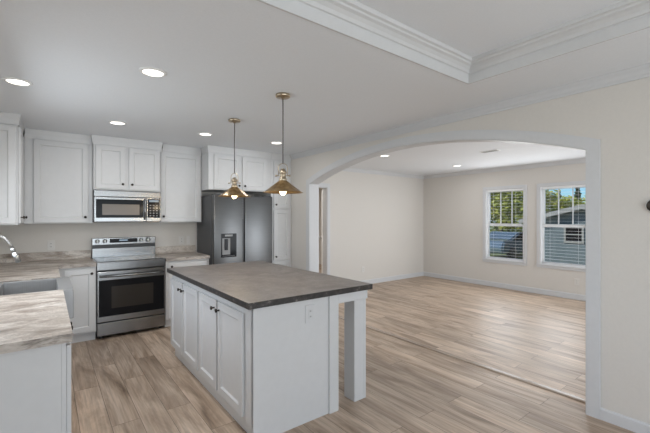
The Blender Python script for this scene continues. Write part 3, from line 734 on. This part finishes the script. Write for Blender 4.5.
bx(b, -.04, -.002, wy0-.07, wy1+.07, wz0-.07, wz0); bx(b, -.04, -.002, wy0-.07, wy1+.07, wz1, wz1+.07); bx(b, -.04, -.002, wy0-.07, wy0, wz0, wz1); bx(b, -.04, -.002, wy1, wy1+.07, wz0, wz1); bx(b, -.03, -.002, wy0, wy1, (wz0+wz1)/2-.02, (wz0+wz1)/2+.02)
wf = obj('window', b, M['fascia'], hs)
obj('pane', bx(bm_new(), -.015, -.003, wy0, wy1, wz0, wz1), M['bglass'], wf)
# parked car beyond the left window
M['car'] = mat('blue_grey_car_paint', (.12, .17, .21), .25, .3, .6, .6)
cr_ = thing('car', 'blue-grey car parked outside, seen low through the left window', 'car', (20.5, 9.6, GZ), math.radians(80))
prof = [(-2.1, .30), (-2.15, .62), (-2.05, .80), (-1.25, .92), (-.55, 1.36), (.75, 1.38), (1.45, 1.02), (2.0, .92), (2.12, .60), (2.1, .30)]
b = bm_new(); prism(b, prof, 'x', -.85, .85); bmesh.ops.bevel(b, geom=[e for e in b.edges if e.calc_face_angle(0) > .9], offset=.07, segments=2, affect='EDGES'); obj('body', b, M['car'], cr_)
b = bm_new(); prism(b, [(-1.12, .95), (-.5, 1.30), (.1, 1.31), (.1, .95)], 'x', -.865, .865); prism(b, [(.17, .95), (.17, 1.31), (.7, 1.31), (1.25, 1.0)], 'x', -.865, .865); obj('side_window', b, M['bglass'], cr_)
for y in (-1.35, 1.3):
    for s in (-1, 1):
        b = bm_new(); lathe(b, [(0, -.1), (.24, -.1), (.32, -.08), (.32, .08), (.24, .1), (0, .1)], (s*.78, y, .32), 24, 0, Matrix.Rotation(PI/2, 4, 'Y')); obj('wheel', b, M['black'], cr_)
# trees
def leaf_mat(name, c0, c1):
    m = mat(name, rough=.7, spec=.2)
    n = nd(m, 'ShaderNodeTexNoise', Scale=1.4, Detail=5.0); lk(m, coords(m), n.inputs['Vector'])
    lk(m, ramp(m, [(.35, c0), (.65, c1)], n.outputs[0]), pb(m).inputs['Base Color']); return m
LM = {'y': leaf_mat('yellow_green_leaves', (.16, .19, .035), (.50, .50, .12)), 'g': leaf_mat('green_leaves', (.07, .12, .03), (.24, .32, .09)), 'd': leaf_mat('dark_evergreen_needles', (.025, .05, .022), (.08, .13, .05))}
M['bark'] = paint('bark', (.16, .12, .09), .9, 12, .5)
def tree(name, label, x, y, h, r, kind, crown0=.3, n=2600, ls=.16, conic=False, group=None):
    rnd = random.Random(int(x*97+y*31)); t_ = thing(name, label, 'tree', (x, y, GZ), rnd.random()*6, group)
    b = bm_new(); tube(b, [(0, 0, -.05), (.05, .02, h*.35), (0, .05, h*.85)], [.06+h*.018, .04+h*.012, .03], 10)
    cl = []
    for i in range(9 if not conic else 1):
        a = rnd.random()*2*PI; rr = r*(.35+.4*rnd.random()); z = h*(crown0+.15+(.75-crown0)*rnd.random())
        c_ = Vector((rr*math.cos(a), rr*math.sin(a), z)); cl.append((c_, r*(.38+.25*rnd.random())))
        if not conic: tube(b, [(0, 0, z*.6), c_*.5+Vector((0, 0, z*.42)), c_], [.05, .035, .015], 6)
    cl.append((Vector((0, 0, h*.8)), r*.55))
    obj('trunk', b, M['bark'], t_)
    f = bmesh.new()
    for i in range(n):
        if conic:
            u = rnd.random()**1.3; z = h*(.12+.88*u); rr = r*(1-u)*(.4+.6*rnd.random())*(1+.25*math.sin(z*9)); a = rnd.random()*2*PI
            p = Vector((rr*math.cos(a), rr*math.sin(a), z))
        else:
            c_, cr2 = rnd.choice(cl); v = Vector((rnd.gauss(0, 1), rnd.gauss(0, 1), rnd.gauss(0, .8))).normalized()*cr2*(.55+.5*rnd.random()); p = c_+v
        p.z = max(p.z, .05)
        s = ls*(.6+.8*rnd.random()); q_ = Matrix.Rotation(rnd.random()*6, 3, 'Z') @ Matrix.Rotation(rnd.random()*3, 3, 'X')
        vs = [f.verts.new(p + q_ @ Vector(k)*s) for k in ((-.5, 0, 0), (0, -.32, .08), (.5, 0, 0), (0, .32, .08))]; f.faces.new(vs)
    obj('foliage', f, LM[kind], t_)
    return t_
TG = 'trees outside the living room windows'
tree('leafy_tree', 'large yellow-green leafy tree filling most of the left window', 24.5, 12.3, 6.0, 2.5, 'y', .12, 6500, .24, group=TG)
tree('leafy_tree', 'green leafy tree behind, at the left edge of the left window', 30.5, 17.2, 6.4, 2.6, 'g', .12, 3600, .26, group=TG)
tree('leafy_bush', 'low yellow bush outside beside the parked car', 21.0, 12.0, 1.5, .8, 'y', .05, 1200, .13, group='bushes outside')
tree('leafy_tree', 'small yellow-green tree between the two living room windows', 29.5, 11.6, 4.3, 1.4, 'y', .1, 2600, .2, group=TG)
tree('leafy_tree', 'low yellow-green tree behind the middle of the neighbour roof', 33.5, 11.7, 3.8, 1.5, 'y', .05, 2600, .2, group=TG)
tree('leafy_tree', 'low yellow-green tree behind the neighbour roof beside the arch casing', 37.5, 11.3, 4.1, 1.6, 'y', .05, 2400, .2, group=TG)
tree('evergreen_tree', 'slim dark evergreen rising left above the neighbour roof', 43, 15.5, 5.0, .8, 'd', n=2000, ls=.26, conic=True, group=TG)
tree('evergreen_tree', 'broad dark evergreen rising right above the neighbour roof', 40.5, 13.0, 5.0, 1.0, 'd', n=2600, ls=.3, conic=True, group=TG)
